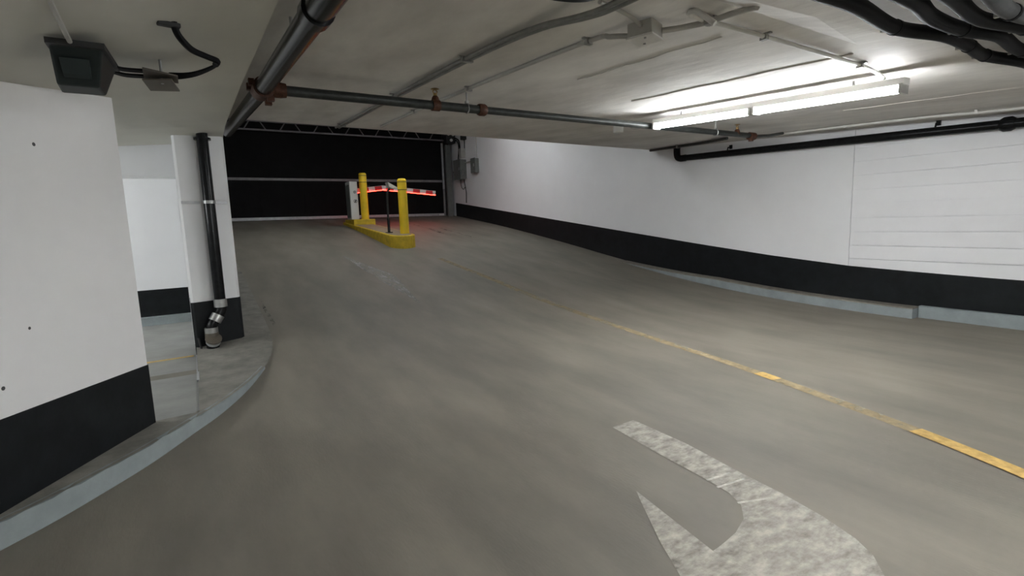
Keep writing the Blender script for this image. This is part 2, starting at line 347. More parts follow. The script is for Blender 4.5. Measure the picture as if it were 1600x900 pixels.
MB().tube([cp(sx, 2.2), cp(sx, 1.2), cp(sx, .60)], .048, 16).build('riser', 'pipeblack', dp, True)
MB().tube(curve([cp(sx, .62), cp(sx, .55), cp(sx - .035, .49), cp(sx - .085, .43), cp(sx - .105, .37), cp(sx - .105, .30)], 5), .045, 16).build('offset_bend', 'pipeblack', dp, True)
def ring(p, q, r, name, m, par): return MB().tube([p, q], r, 18).build(name, m, par, True, )
ring(cp(sx, .575), cp(sx, .65), .057, 'coupling', 'steel', dp)
ring(cp(sx - .03, .50), cp(sx - .068, .445), .056, 'coupling', 'steel', dp)
ring(cp(sx - .105, .335), cp(sx - .105, .39), .057, 'coupling', 'steel', dp)
ring(cp(sx - .105, .24), cp(sx - .105, .34), .058, 'cleanout_body', 'brown', dp)
v = (cn * .62 - ca * .1 + Vector((0, 0, .78))).normalized(); pc = cp(sx - .11, .25, .115)
ring(pc, pc + v * .045, .060, 'cleanout_neck', 'alu', dp); ring(pc + v * .045, pc + v * .058, .07, 'cleanout_cap', 'brown', dp)
ring(cp(sx - .105, .12), cp(sx - .105, .25), .055, 'stub', 'pipeblack', dp)
ring(cp(sx - .105, .132), cp(sx - .105, .165), .066, 'floor_collar', 'steel', dp)
za = 1.566
for s0, s1 in ((.02, .17), (.28, .41)):
    MB().obox((cp((s0 + s1) / 2, za, .01)), ca * (s1 - s0) / 2, cn * .01, Vector((0, 0, .012))).build('clamp_wing', 'alu', dp)
ring(cp(sx, za - .014), cp(sx, za + .014), .053, 'pipe_clamp', 'steel', dp)
MB().tube([cp(sx, 2.13), cp(sx, 2.15)], .07, 18).build('escutcheon', 'pipeblack', dp, True)
MB().tube(curve([cp(.02, .30, .03), cp(.03, .2, .05), cp(.06, .15, .08), cp(.18, .145, .13), cp(.28, .15, .09), cp(.32, .2, .03)], 5), .009, 8).build('hose', 'rubber', dp, True)

# ================================================================== RIGHT-HAND CURBS
def curb_run(name, y0, y1, x0, x1, h, label, top):
    t = thing(name, label, 'curb', (x1, (y0 + y1) / 2, fl((y0 + y1) / 2)))
    k = max(2, int((y1 - y0) / .3)); Y = [y0 + (y1 - y0) * i / k for i in range(k + 1)]
    hh = lambda y: h * min(1, max(.05, (7.3 - y) / 2.2))
    mb = MB(); mb.strip([(x0, y, fl(y) - .02) for y in Y], [(x0, y, fl(y) + hh(y) - .012) for y in Y])
    e0 = [(x0, y0, fl(y0) - .02), (x1, y0, fl(y0) - .02), (x1, y0, fl(y0) + hh(y0) - .012), (x0, y0, fl(y0) + hh(y0) - .012)]
    mb.add(e0, [(0, 1, 2, 3)]); mb.strip([(x1, y, fl(y) - .02) for y in Y], [(x1, y, fl(y) + hh(y) - .012) for y in Y])
    mb.strip([(x0, y, fl(y) - .02) for y in Y], [(x1, y, fl(y) - .02) for y in Y]); mb.build('curb_body', 'curbpaint', t)
    mb = MB(); a = [(x0 - .003, y, fl(y) + hh(y) - .012) for y in Y]; b = [(x0 + .006, y, fl(y) + hh(y)) for y in Y]; cc = [(x1, y, fl(y) + hh(y)) for y in Y]
    mb.strip(a, b); mb.strip(b, cc); mb.add([a[0], b[0], cc[0], (x1, y0 - .001, a[0][2])], [(0, 1, 2, 3)]); mb.build('curb_top', top, t)
curb_run('concrete_curb', 2.45, 7.25, 6.99, WX - .005, .125, 'long raised curb with dusty top running up the ramp along the white wall', 'curbtop')
curb_run('concrete_curb', -6, 2.44, 7.125, WX - .005, .14, 'thin grey painted curb flush against the black wall base, past the end of the raised curb', 'curbpaint')

# ================================================================== GATE
GY = 14.86; GX0, GX1 = .2, 6.84
g = thing('overhead_gate', 'black overhead garage gate with pale rails closing the top of the ramp', 'gate', (3.5, GY, 1.5))
MB().box(GX0, GX1, GY, GY + .04, 1.6, 2.56).build('lower_panel', 'gate', g)
MB().box(GX0, GX1, GY, GY + .04, 2.62, 4.4).build('upper_panel', 'gate', g)
MB().box(GX0, GX1, GY - .03, GY + .03, 2.555, 2.625).build('middle_rail', 'gatemetal', g, bevel=.006)
MB().box(GX0, GX1, GY - .03, GY + .03, 1.52, 1.60).build('bottom_rail', 'alu', g, bevel=.006)
for x in (1.6, 2.7, 3.8, 4.9, 5.9):
    MB().box(x - .012, x + .012, GY - .012, GY, 1.6, 2.555).build('panel_stile', 'gate', g)
tr = MB().box(GX0 + .1, GX1, GY - .16, GY - .12, 3.80, 3.84).build('truss_lower_chord', 'gatemetal', g)
MB().box(GX0 + .1, GX1, GY - .16, GY - .12, 4.02, 4.06).build('truss_upper_chord', 'gatemetal', g)
x = GX0 + .3; k = 0
while x + .42 < GX1:
    za, zb = (3.83, 4.03) if k % 2 == 0 else (4.03, 3.83)
    wv = MB(); wv.tube([(x, GY - .14, za), (x + .13, GY - .14, zb)], .014, 8); wv.build('truss_web', 'gatemetal', g); x += .46 if k % 2 else .38; k += 1
MB().box(6.78, 6.84, GY - .06, GY - .032, 2.35, 3.75).build('side_track', 'alu', g)
MB().box(6.78, 6.84, GY - .06, GY - .032, 1.54, 2.35).build('side_track_lower', 'gatemetal', g)
MB().box(6.62, 6.77, GY - .07, GY - .032, 1.53, 1.585).build('bottom_latch', 'cabinet', g)
o = tag(MB().box(6.90, 7.06, GY - .14, GY - .04, fl(GY) - .03, 3.7).build('gate_post', 'greybox', bevel=.008), 'grey steel post between the black gate and the white wall', 'post')
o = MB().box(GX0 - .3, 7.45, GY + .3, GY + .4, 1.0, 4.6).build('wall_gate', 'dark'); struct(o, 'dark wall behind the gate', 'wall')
gm = thing('gate_opener', 'dark gate opener with three white fittings above the steel post', 'motor', (6.98, GY - .2, 3.72))
MB().box(6.86, 7.16, GY - .32, GY - .05, 3.72, 4.08).build('housing', 'rubber', gm, bevel=.02)
for dx, dz in ((-.06, .27), (.09, .26), (.02, .09)):
    MB().tube([(6.99 + dx, GY - .35, 3.72 + dz), (6.99 + dx, GY - .31, 3.72 + dz)], .045, 12).build('white_fitting', 'cabinet', gm, True)

# ---- controls on the wall beside the gate
def ebox(x0, y0, y1, z0, z1, label):
    t = thing('electrical_box', label, 'electrical box', (WX, (y0 + y1) / 2, z0))
    MB().box(x0 + .02, WX - .002, y0, y1, z0, z1).build('enclosure', 'greybox', t, bevel=.01)
    MB().box(x0, x0 + .02, y0 - .012, y1 + .012, z0 - .012, z1 + .012).build('cover', 'greybox', t, bevel=.006)
    MB().box(x0 - .012, x0, y0 + .04, y0 + .09, (z0 + z1) / 2 - .03, (z0 + z1) / 2 + .05).build('latch', 'alu', t)
    return t
b1 = ebox(6.98, 13.95, 14.40, 2.60, 3.17, 'large grey electrical control box on the white wall beside the gate')
MB().obox((7.05, 13.93, 2.78), (.012, 0, 0), (0, .03, 0), (0, 0, .06)).build('switch_lever', 'steel', b1)
ebox(7.06, 13.16, 13.42, 2.72, 3.12, 'small grey switch box joined to the control box by a short conduit')
t = thing('relay_box', 'small beige relay box mounted above the large control box', 'electrical box', (WX, 14.05, 3.2))
MB().box(7.05, WX - .002, 13.98, 14.14, 3.22, 3.5).build('enclosure', 'conduit', t, bevel=.008); MB().box(7.06, WX - .002, 13.99, 14.13, 3.18, 3.215).build('nipple', 'cabinet', t)
t = thing('wall_camera', 'small dark device on a stem below the ceiling edge by the gate', 'camera', (WX, 13.95, 3.85))
MB().box(7.06, WX - .002, 13.86, 14.02, 3.74, 3.87).build('head', 'rubber', t, bevel=.015); MB().tube([(7.17, 13.98, 3.5), (7.17, 13.96, 3.75)], .012, 8).build('stem', 'rubber', t, True)
def cord(name, label, pts, r, m, cat='cable'):
    return tag(MB().tube(curve(pts, 6), r, 8).build(name, m, None, True), label, cat)
cord('control_cable', 'black cable arching from the gate opener down to the control box', [(7.12, 14.52, 3.86), (7.12, 14.44, 3.86), (7.14, 14.28, 3.76), (7.15, 14.24, 3.5), (7.12, 14.24, 3.18)], .018, 'cable')
cord('control_cable', 'second black cable from the opener dropping to the control box top', [(7.12, 14.52, 3.79), (7.14, 14.42, 3.79), (7.16, 14.34, 3.6), (7.12, 14.34, 3.18)], .016, 'cable')
cord('control_cable', 'grey cable hanging below the control box down to the black band', [(7.17, 14.1, 2.6), (7.17, 14.06, 2.45), (7.185, 14.02, 2.2), (7.185, 14.04, 1.88)], .014, 'cablegrey')
cord('control_cable', 'looped cable under the control box', [(7.17, 14.34, 2.6), (7.17, 14.3, 2.4), (7.17, 14.18, 2.3), (7.17, 14.05, 2.36)], .010, 'cablegrey')
cord('conduit_stub', 'short dark conduit joining the steel post to the control box', [(7.1, 14.68, 2.86), (7.14, 14.6, 2.84), (7.14, 14.4, 2.86)], .018, 'pipedark', 'conduit')
cord('conduit_stub', 'short conduit joining the control box to the small switch box', [(7.15, 13.95, 3.07), (7.15, 13.7, 3.07), (7.15, 13.42, 3.07)], .018, 'conduit', 'conduit')
cord('thin_conduit', 'thin conduit running up the wall above the small switch box', [(7.185, 13.25, 3.12), (7.185, 13.25, 3.5), (7.185, 13.25, 4.2)], .010, 'conduit', 'conduit')

# ================================================================== BARRIER ISLAND
def itop(y): return 1.08 + (y - 9.68) * .086
il = thing('traffic_island', 'yellow painted concrete island with rounded nose dividing the lanes', 'island', (3.56, 11.4, fl(11.4)))
IX0, IX1, NY = 3.30, 3.83, 9.63
def iout(e):
    p = []; r = (IX1 - IX0) / 2 - e; cx = (IX0 + IX1) / 2
    for k in range(13):
        a = math.pi + math.pi * k / 12; p.append((cx + r * math.cos(a), NY + .27 + e + (.27) * math.sin(a)))
    return p + [(IX1 - e, 11.0), (IX1 - e, 12.0), (IX1 - e, 13.45 - e), (IX0 + e, 13.45 - e), (IX0 + e, 12.0), (IX0 + e, 11.0)]
MB().prism(iout(0), lambda x, y: fl(y) - .05, lambda x, y: itop(y)).build('painted_side', 'yellowpaint', il, bevel=.02)
MB().prism(iout(.05), lambda x, y: itop(y) - .02, lambda x, y: itop(y) + .004).build('deck', 'deck', il)
MB().box(3.32, 3.85, 12.48, 13.3, 1.25, 1.455).build('equipment_pad', 'yellowpaint', il, bevel=.012)
def bollard(x, y, z, h, label):
    t = thing('bollard', label, 'bollard', (x, y, z))
    r = .092; prof = [(r * 1.04, 0), (r * 1.02, .02), (r, .3 * h), (r, h - .05), (r * .93, h - .022), (r * .7, h - .006), (.01, h)]
    MB().tube([(x, y, z + q[1]) for q in prof], [q[0] for q in prof], 20).build('sleeve', 'yellow', t, True)
    for fr in (.065, .205):
        MB().tube([(x, y, z + h * (1 - fr) - .006), (x, y, z + h * (1 - fr) + .006)], r * 1.02, 20).build('dark_band', 'rubber', t, True)
bollard(3.655, 12.66, 1.455, 1.13, 'yellow bollard standing right beside the white barrier cabinet')
bollard(3.675, 10.0, itop(10.0), 1.11, 'yellow bollard on the rounded nose of the island')
bg = thing('barrier_gate', 'white barrier cabinet with a red-lit arm reaching across the lane', 'barrier', (3.43, 12.9, 1.455))
MB().box(3.335, 3.525, 12.7, 13.1, 1.456, 2.375).build('cabinet', 'cabinet', bg, bevel=.012)
MB().box(3.327, 3.333, 12.73, 13.07, 1.5, 2.3).build('side_door', 'greybox', bg)
def disc_ring(cx, z, r, wd, bar, y=12.695):
    mb = MB(); n = 20
    a = [(cx + r * math.cos(2 * math.pi * k / n), y, z + r * math.sin(2 * math.pi * k / n)) for k in range(n + 1)]
    b = [(cx + (r - wd) * math.cos(2 * math.pi * k / n), y, z + (r - wd) * math.sin(2 * math.pi * k / n)) for k in range(n + 1)]
    mb.strip(a, b)
    if bar: mb.obox((cx, y, z), (r * .62, 0, r * .62), (0, .001, 0), (-.004, 0, .004)); mb.obox((cx, y, z), (.012, 0, 0), (0, .001, 0), (0, 0, .025))
    else: mb.obox((cx, y, z), (.008, 0, 0), (0, .001, 0), (0, 0, .014))
    return mb
disc_ring(3.45, 2.12, .034, .012, False).build('symbol', 'rubber', bg)
disc_ring(3.452, 1.90, .044, .010, True).build('prohibition_symbol', 'rubber', bg)
AY = 12.76
arm = [(3.54, 2.165), (4.22, 2.24), (5.66, 2.105)]
for i, ((xa, za), (xb, zb)) in enumerate(zip(arm[:-1], arm[1:])):
    u = Vector((xb - xa, 0, zb - za)); L_ = u.length; u.normalize(); w_ = Vector((-u.z, 0, u.x))
    p0 = Vector((xa, AY + .12, za)); mid = p0 + u * L_ / 2
    a_ = MB().obox(mid, u * L_ / 2, (0, .02, 0), w_ * .055).build('arm', 'cabinet', bg)
    kk = 2 if i == 0 else 4
    for q in range(kk):
        c_ = p0 + u * (L_ * (q + .5) / kk + (.0 if i else .05)); MB().obox(c_ - Vector((0, .021, 0)), u * (L_ / kk * .27), (0, .002, 0), w_ * .05).build('red_band', 'redpaint', a_)
    MB().obox(mid - w_ * .056 - Vector((0, .012, 0)), u * L_ / 2, (0, .014, 0), w_ * .008).build('led_strip', 'led', a_)
MB().obox((3.72, 12.90, 2.27), (.17, 0, .017), (0, .012, 0), (0, 0, .008)).build('arm_stay', 'rubber', bg)
cr = thing('card_reader', 'dark gooseneck post with white card reader on the island deck', 'card reader', (3.43, 10.25, itop(10.25)))
PZ = itop(10.25)
MB().tube(curve([(3.43, 10.25, PZ), (3.43, 10.25, PZ + .4), (3.44, 10.25, PZ + .78), (3.455, 10.25, PZ + .85), (3.50, 10.24, PZ + .90)], 5), .021, 10).build('post', 'pipedark', cr, True)
MB().tube([(3.43, 10.25, PZ + .002), (3.43, 10.25, PZ + .3)], .028, 10).build('post_sleeve', 'pipeblack', cr, True)
MB().box(3.37, 3.49, 10.19, 10.31, PZ + .003, PZ + .02).build('base_plate', 'pipeblack', cr, bevel=.004)
MB().add([(3.44, 10.16, PZ + 1.03), (3.655, 10.16, PZ + .91), (3.53, 10.16, PZ + .90), (3.46, 10.16, PZ + .93), (3.44, 10.34, PZ + 1.03), (3.655, 10.34, PZ + .91), (3.53, 10.34, PZ + .90), (3.46, 10.34, PZ + .93)],
         [(0, 1, 2, 3), (7, 6, 5, 4), (0, 4, 5, 1), (1, 5, 6, 2), (2, 6, 7, 3), (3, 7, 4, 0)]).build('reader_head', 'reader', cr, bevel=.006)

# ================================================================== FLUORESCENT FIXTURES
def fixture(p, q, label, lit='tube', stem=.0, cat='light fixture'):
    p = Vector(p); q = Vector(q); u = (q - p).normalized(); L_ = (q - p).length
    s_ = u.cross(Vector((0, 0, 1))).normalized(); z_ = s_.cross(u)
    t = thing('fluorescent_fixture', label, cat, tuple((p + q) / 2))
    MB().obox((p + q) / 2, u * L_ / 2, s_ * .042, z_ * .022).build('housing', 'conduitwhite', t, bevel=.004)
    for k in range(2):
        a = p + u * (L_ * k / 2 + .03); b = p + u * (L_ * (k + 1) / 2 - .03)
        for sg in (-1, 1):
            MB().tube([a + s_ * sg * .021 - z_ * .05, b + s_ * sg * .021 - z_ * .05], .017, 12).build('tube', lit, t, True)
        for e in (p + u * (L_ * k / 2 + .016), p + u * (L_ * (k + 1) / 2 - .016)):
            MB().obox(e - z_ * .045, u * .010, s_ * .05, z_ * .03).build('lamp_holder', 'conduit', t)
    for e in (.15, .85):
        c_ = p + u * L_ * e
        MB().tube([c_, c_ + Vector((0, 0, .06 + stem))], .008, 8).build('hanger', 'steel', t)
    return t
def cz_(y): return zc(y) - .085
fixture((4.03, 1.53, cz_(1.53)), (4.03, 3.66, cz_(3.66)), 'long white fluorescent batten glowing under the low concrete ceiling', lit='tubedim')
fixture((1.0, -1.3, 1.86), (3.3, -1.3, 1.86), 'fluorescent batten hung across the flat apron away from the ramp', stem=.2)
fixture((4.6, -4.6, 2.04), (4.6, -2.3, 2.04), 'unseen fluorescent batten added as fill light in the rear of the garage beside the right wall')  # added lamp out of view, lifts the near floor and walls
fixture((-3.6, -3.2, 1.72), (-3.6, -.9, 1.72), 'unseen fluorescent batten added as fill light over the open floor left of the apron')  # extra unseen lamp, put in for more light from behind the camera
fixture((1.2, -6.6, 2.04), (3.5, -6.6, 2.04), 'unseen fluorescent batten added as fill light close to the rear wall')  # another lamp added out of view for overall fill
fixture((3.0, 8.6, 4.36), (3.0, 10.1, 4.36), 'fluorescent batten high over the ramp beyond the low ceiling edge', stem=.03)
fixture((5.2, 9.9, 4.36), (5.2, 10.9, 4.36), 'unseen second fluorescent batten added as fill light high over the ramp near the right wall', stem=.03)  # second ramp lamp, added to brighten the upper wall
fixture((-2.3, 6.95, 2.36), (-2.3, 7.75, 2.36), 'short fluorescent batten over the side aisle')
fixture((-2.6, 4.4, 1.66), (-2.6, 5.8, 1.66), 'unseen fluorescent batten added as fill light over the aisle behind the left wall')  # lamp added out of sight to set the light level in the aisle

# ================================================================== SPRINKLER PIPES
mp = thing('sprinkler_main', 'thick black sprinkler main pipe running beside the drop slab', 'pipe', (.47, 3, 2.2))
MX = .475
def mz(y): return 1.985 + .056 * y
MB().tube([(MX + .0, 1.9, mz(1.9)), (MX - .005, 3.7, mz(3.7)), (MX - .06, 6.3, mz(6.3))], .052, 20).build('pipe', 'pipeblack', mp, True)
MB().tube([(MX + .0, -4, mz(-4)), (MX, 1.98, mz(1.98))], .056, 20).build('pipe', 'pipeblack', mp, True)
MB().tube([(MX, 2.05, mz(2.05)), (MX, 2.13, mz(2.13))], .062, 20).build('coupling', 'pipeblack', mp, True)
MB().tube([(MX - .005, 3.62, mz(3.62)), (MX - .005, 3.80, mz(3.8))], .064, 20).build('mechanical_tee', 'rust', mp, True)
for dy in (-.06, .06):
    MB().obox((MX - .075, 3.71 + dy, mz(3.71) + .02), (.016, 0, 0), (0, .02, 0), (0, 0, .02)).build('tee_lug', 'rust', mp)
    MB().obox((MX + .03, 3.71 + dy, mz(3.71) - .07), (.02, 0, 0), (0, .02, 0), (0, 0, .016)).build('tee_lug', 'rust', mp)
for y in (2.6, 5.2):
    MB().tube([(MX, y, mz(y)), (MX, y, zc(y) + .01)], .008, 8).build('hanger_rod', 'steel', mp)
bp_ = thing('sprinkler_branch', 'dark sprinkler branch pipe with fittings crossing below the ceiling', 'pipe', (3, 3.72, 2.2))
BYY = 3.715; BZZ = 2.195
MB().tube([(MX + .04, BYY, BZZ), (1.7, BYY, BZZ), (2.1, BYY, BZZ)], .034, 16).build('pipe', 'pipedark', bp_, True)
MB().tube([(2.1, BYY, BZZ), (5.72, BYY, BZZ + .005)], .030, 16).build('pipe', 'pipedark', bp_, True)
MB().tube([(MX + .05, BYY, BZZ), (MX + .10, BYY, BZZ), (MX + .135, BYY, BZZ)], [.05, .05, .045], 16).build('outlet_collar', 'rust', bp_, True)
def head(x, y, z, par, k=1.0):
    MB().tube([(x, y, z - .02), (x, y, z + .012), (x, y, z + .03), (x, y, z + .042)], [.034 * k, .03 * k, .026 * k, .018 * k], 12).build('reducing_tee', 'rust', par, True)
    h = MB().tube([(x, y, z + .04), (x, y, z + .062)], .015 * k, 10).build('sprinkler_head', 'brass', par, True)
    for sg in (-1, 1):
        MB().tube([(x + sg * .012, y, z + .06), (x + sg * .018, y, z + .075), (x, y, z + .092)], .0045, 6).build('frame_arm', 'brass', h)
    MB().tube([(x, y, z + .086), (x, y, z + .092), (x, y, z + .095)], [.012, .034 * k, .03 * k], 14).build('deflector', 'brass', h)
MB().tube([(1.645, BYY, BZZ), (1.705, BYY, BZZ)], .042, 16).build('tee', 'rust', bp_, True); head(1.675, BYY, BZZ + .028, bp_)
def hanger(x, par, r=.036):
    MB().tube([(x, BYY, BZZ + r), (x, BYY, zc(BYY) + .005)], .007, 8).build('hanger_rod', 'steel', par)
    n = 16; pts = [(x, BYY + r * math.cos(2 * math.pi * k / n), BZZ + (r + .002) * math.sin(2 * math.pi * k / n)) for k in range(n + 1)]
    MB().tube(pts, .005, 6, False).build('hanger_loop', 'steel', par, True)
    MB().box(x - .012, x + .012, BYY - .012, BYY + .012, BZZ + r, BZZ + r + .022).build('hanger_nut', 'steel', par)
hanger(1.945, bp_); hanger(5.06, bp_, .033)
MB().tube([(2.045, BYY, BZZ), (2.06, BYY, BZZ), (2.10, BYY, BZZ), (2.115, BYY, BZZ)], [.042, .048, .048, .04], 16).build('coupling', 'rust', bp_, True)
MB().tube([(5.68, BYY, BZZ), (5.78, BYY, BZZ)], .044, 14).build('end_tee', 'rust', bp_, True)
MB().tube([(5.72, BYY, BZZ), (5.72, BYY, BZZ - .06)], .028, 12).build('plug', 'rust', bp_, True)
head(5.45, BYY, BZZ + .02, bp_)
MB().tube([(5.76, BYY, BZZ), (6.1, BYY + .02, BZZ + .03), (6.55, BYY + .1, zc(3.8) - .03)], .018, 10).build('tail_pipe', 'pipedark', bp_, True)

# ---- black pipe high on the right wall
def wz(y): return 2.098 + (y - 1.8) * .0357
wp = thing('wall_pipe', 'black pipe strapped high along the long white wall', 'pipe', (7.1, 3, 2.1))
MB().tube([(7.10, -4, wz(-4)), (7.10, 5.86, wz(5.86))], .05, 16).build('pipe', 'pipeblack', wp, True)
MB().tube(curve([(7.10, 5.78, wz(5.78)), (7.10, 5.90, wz(5.9)), (7.10, 5.96, wz(5.9) + .06), (7.10, 5.965, wz(5.9) + .30)], 5), .056, 16).build('elbow', 'pipeblack', wp, True)
MB().tube([(7.10, 1.74, wz(1.74)), (7.10, 1.77, wz(1.77)), (7.10, 1.83, wz(1.8)), (7.10, 1.86, wz(1.86))], [.055, .074, .074, .055], 16).build('coupling', 'pipeblack', wp, True)
for y in (2.4, 5.0):
    MB().tube([(7.10, y, wz(y) + .045), (7.12, y, wz(y) + .09), (7.19, y, wz(y) + .10)], .010, 8).build('hook', 'pipeblack', wp)
    MB().obox((7.185, y, wz(y) + .10), (.013, 0, 0), (0, .02, 0), (0, 0, .03)).build('hook_plate', 'pipeblack', wp)

# ================================================================== CONDUITS ON THE CEILING
def conduit(label, pts, r, m, straps, strapm='steel', lanes=(0,), parallel=(1, 0)):
    t = thing('conduit', label, 'conduit', tuple(pts[len(pts) // 2]))
    for l in lanes:
        MB().tube(curve([(x + parallel[0] * l, y + parallel[1] * l, z) for x, y, z in pts], 6), r, 10).build('pipe', m, t, True)
    hw = (max(lanes) - min(lanes)) / 2 + r; ox = (max(lanes) + min(lanes)) / 2
    for (x, y, z) in straps:
        x += parallel[0] * ox; y += parallel[1] * ox
        ax = Vector((parallel[0], parallel[1], 0)); ay = Vector((-parallel[1], parallel[0], 0))
        MB().obox((x, y, z - .002), ax * (hw + .006), ay * .012, (0, 0, r + .004)).build('strap', strapm, t)
        MB().obox((x, y, z + r - .002), ax * (hw + .025), ay * .010, (0, 0, .004)).build('strap_foot', strapm, t)
    return t
c_ = lambda x, y, dz: (x, y, zc(y) - dz)
conduit('pair of dark conduits running up the ceiling toward the gate', [c_(1.40, .9, .10), c_(1.44, 1.5, .09), c_(1.465, 1.72, .07), c_(1.455, 2.05, .032), c_(1.435, 2.5, .026), c_(1.44, 3.4, .026), c_(1.48, 5.0, .026), c_(1.51, 6.15, .026)], .0115, 'conduitdark', [c_(1.43, 2.74, .026), c_(1.45, 4.0, .026), c_(1.505, 5.9, .026)], lanes=(0, .036))
conduit('pale conduit running from the junction box up the ceiling', [c_(1.90, 1.86, .05), c_(1.86, 1.98, .03), c_(1.845, 2.12, .017), c_(1.845, 3.0, .016), c_(1.89, 4.4, .016), c_(1.96, 5.9, .016)], .013, 'conduit', [c_(1.845, 2.13, .016), c_(1.86, 3.5, .016), c_(1.90, 4.7, .016)])
conduit('curved conduit leaving the junction box toward the drop beam', [c_(1.98, 1.76, .04), c_(2.05, 1.70, .03), c_(2.09, 1.58, .03), c_(2.075, 1.45, .035), c_(2.05, 1.32, .05)], .014, 'conduit', [c_(2.088, 1.58, .025)])
conduit('thin conduit from the dark pair across to the junction box', [c_(1.50, 1.66, .03), c_(1.62, 1.70, .02), c_(1.76, 1.74, .022), c_(1.85, 1.77, .035)], .009, 'conduit', [c_(1.62, 1.70, .012)], parallel=(0, 1))
conduit('white conduit crossing the ceiling to feed the glowing batten', [c_(1.97, 1.46, .09), c_(1.95, 1.54, .02), c_(2.02, 1.6, .017), c_(2.53, 1.605, .016), c_(3.1, 1.615, .016), c_(3.65, 1.63, .018), c_(3.85, 1.64, .028), c_(4.0, 1.65, .05)], .012, 'conduitwhite', [c_(2.12, 1.602, .016), c_(2.56, 1.605, .016), c_(3.62, 1.63, .018)], parallel=(0, 1))
conduit('pair of white conduits along the ceiling edge above the wall pipe', [c_(6.58, -3.0, .02), c_(6.575, 1.0, .02), c_(6.57, 2.4, .02), c_(6.66, 3.6, .02), c_(6.72, 4.1, .02)], .012, 'conduitwhite', [c_(6.57, 1.9, .02), c_(6.62, 3.1, .02)], 'conduitwhite', lanes=(0, .05))
conduit('dark pipe tucked under the far corner of the low ceiling', [c_(6.45, 4.55, .03), c_(6.7, 5.2, .03), c_(6.98, 6.45, .03)], .022, 'pipedark', [c_(6.8, 5.7, .03)])
jb = thing('junction_box', 'square pale metal junction box on the ceiling', 'junction box', (1.90, 1.80, 2.15))
q0 = c_(1.905, 1.795, .045)
MB().obox(q0, Vector((.058, .02, 0)), Vector((-.02, .058, 0)), (0, 0, .032)).build('body', 'conduit', jb, bevel=.004)
MB().obox((q0[0], q0[1], q0[2] - .036), Vector((.062, .021, 0)), Vector((-.021, .062, 0)), (0, 0, .004)).build('cover', 'conduitwhite', jb)
for a, b in ((.03, .03), (-.03, -.03)):
    MB().tube([(q0[0] + a, q0[1] + b, q0[2] - .046), (q0[0] + a, q0[1] + b, q0[2] - .038)], .006, 8).build('screw', 'steel', jb)
for x, y, lab in ((4.24, 4.40, 'white domed detector on the ceiling just past the end of the batten'), (4.42, 4.30, 'flat white ceiling disc between the domed detector and the batten')):
    z = zc(y); t = thing('ceiling_detector', lab, 'detector', (x, y, z))
    d1 = .085 if x < 4.3 else .03
    MB().tube([(x, y, z + .002), (x, y, z - .025)], .075, 18).build('base', 'conduitwhite', t, True)
    MB().tube([(x, y, z - .02), (x, y, z - .02 - d1), (x, y, z - .03 - d1)], [.06, .058, .03], 18).build('dome', 'clear', t, True)

# ---- thick black cables strapped side by side under the near ceiling
def cable_run(label, pts, r, m, straps):
    t = thing('power_cable', label, 'cable', tuple(pts[2]), 'thick cables strapped under the near ceiling')
    MB().tube(curve(pts, 8), r, 14).build('jacket', m, t, True)
    for i in straps:
        p = Vector(pts[i])
        MB().tube([p + Vector((-.012, .0, 0)), p + Vector((.012, .0, 0))], r + .003, 14).build('clamp_band', 'cable', t, True)
        MB().obox(p + Vector((0, .04, .012)), (.009, 0, 0), (0, .014, 0), (0, 0, .018)).build('clamp_foot', 'conduit', t)
cc_ = lambda x, y, dz=.0: (x, y, zc(y) - drop(x) - .062 - dz)
cable_run('black cable nearest the glowing batten, strapped under the ceiling', [cc_(1.2, .93), cc_(1.75, .98), cc_(2.15, 1.00), cc_(2.68, 1.075), cc_(3.07, 1.03), cc_(3.45, 1.05), cc_(3.75, 1.07), cc_(4.2, 1.0), cc_(4.7, 1.05), cc_(5.6, 1.0), cc_(7.1, 1.0)], .030, 'cable', (3, 5, 6))
cable_run('middle black cable of the strapped row under the ceiling', [cc_(1.2, .80), cc_(1.75, .84), cc_(2.33, .88), cc_(2.65, .935), cc_(3.035, .95), cc_(3.35, .91), cc_(3.8, .935), cc_(4.3, .86), cc_(4.9, .9), cc_(5.7, .86), cc_(7.1, .87)], .030, 'cable', (4, 6))
cable_run('third black cable of the strapped row under the ceiling', [cc_(1.2, .7), cc_(1.8, .73), cc_(2.45, .80), cc_(2.88, .85), cc_(3.3, .81), cc_(3.8, .78), cc_(4.4, .76), cc_(5.0, .79), cc_(5.8, .74), cc_(7.1, .75)], .029, 'cable', (4,))
cable_run('dusty grey cable behind the black row under the ceiling', [cc_(1.2, .56), cc_(1.8, .60), cc_(2.4, .70), cc_(2.9, .755), cc_(3.4, .70), cc_(3.9, .66), cc_(4.5, .66), cc_(5.2, .64), cc_(7.1, .64)], .030, 'cablegrey', (3,))
cord('hanging_cable', 'black cable looping down beside the dark conduits', [(.78, 1.28, 2.15), (.86, 1.32, 2.03), (.93, 1.36, 2.035), (1.02, 1.4, 2.025), (1.14, 1.42, 2.04), (1.25, 1.44, 2.07), (1.34, 1.48, 2.12), (1.38, 1.50, 2.19)], .02, 'cable')

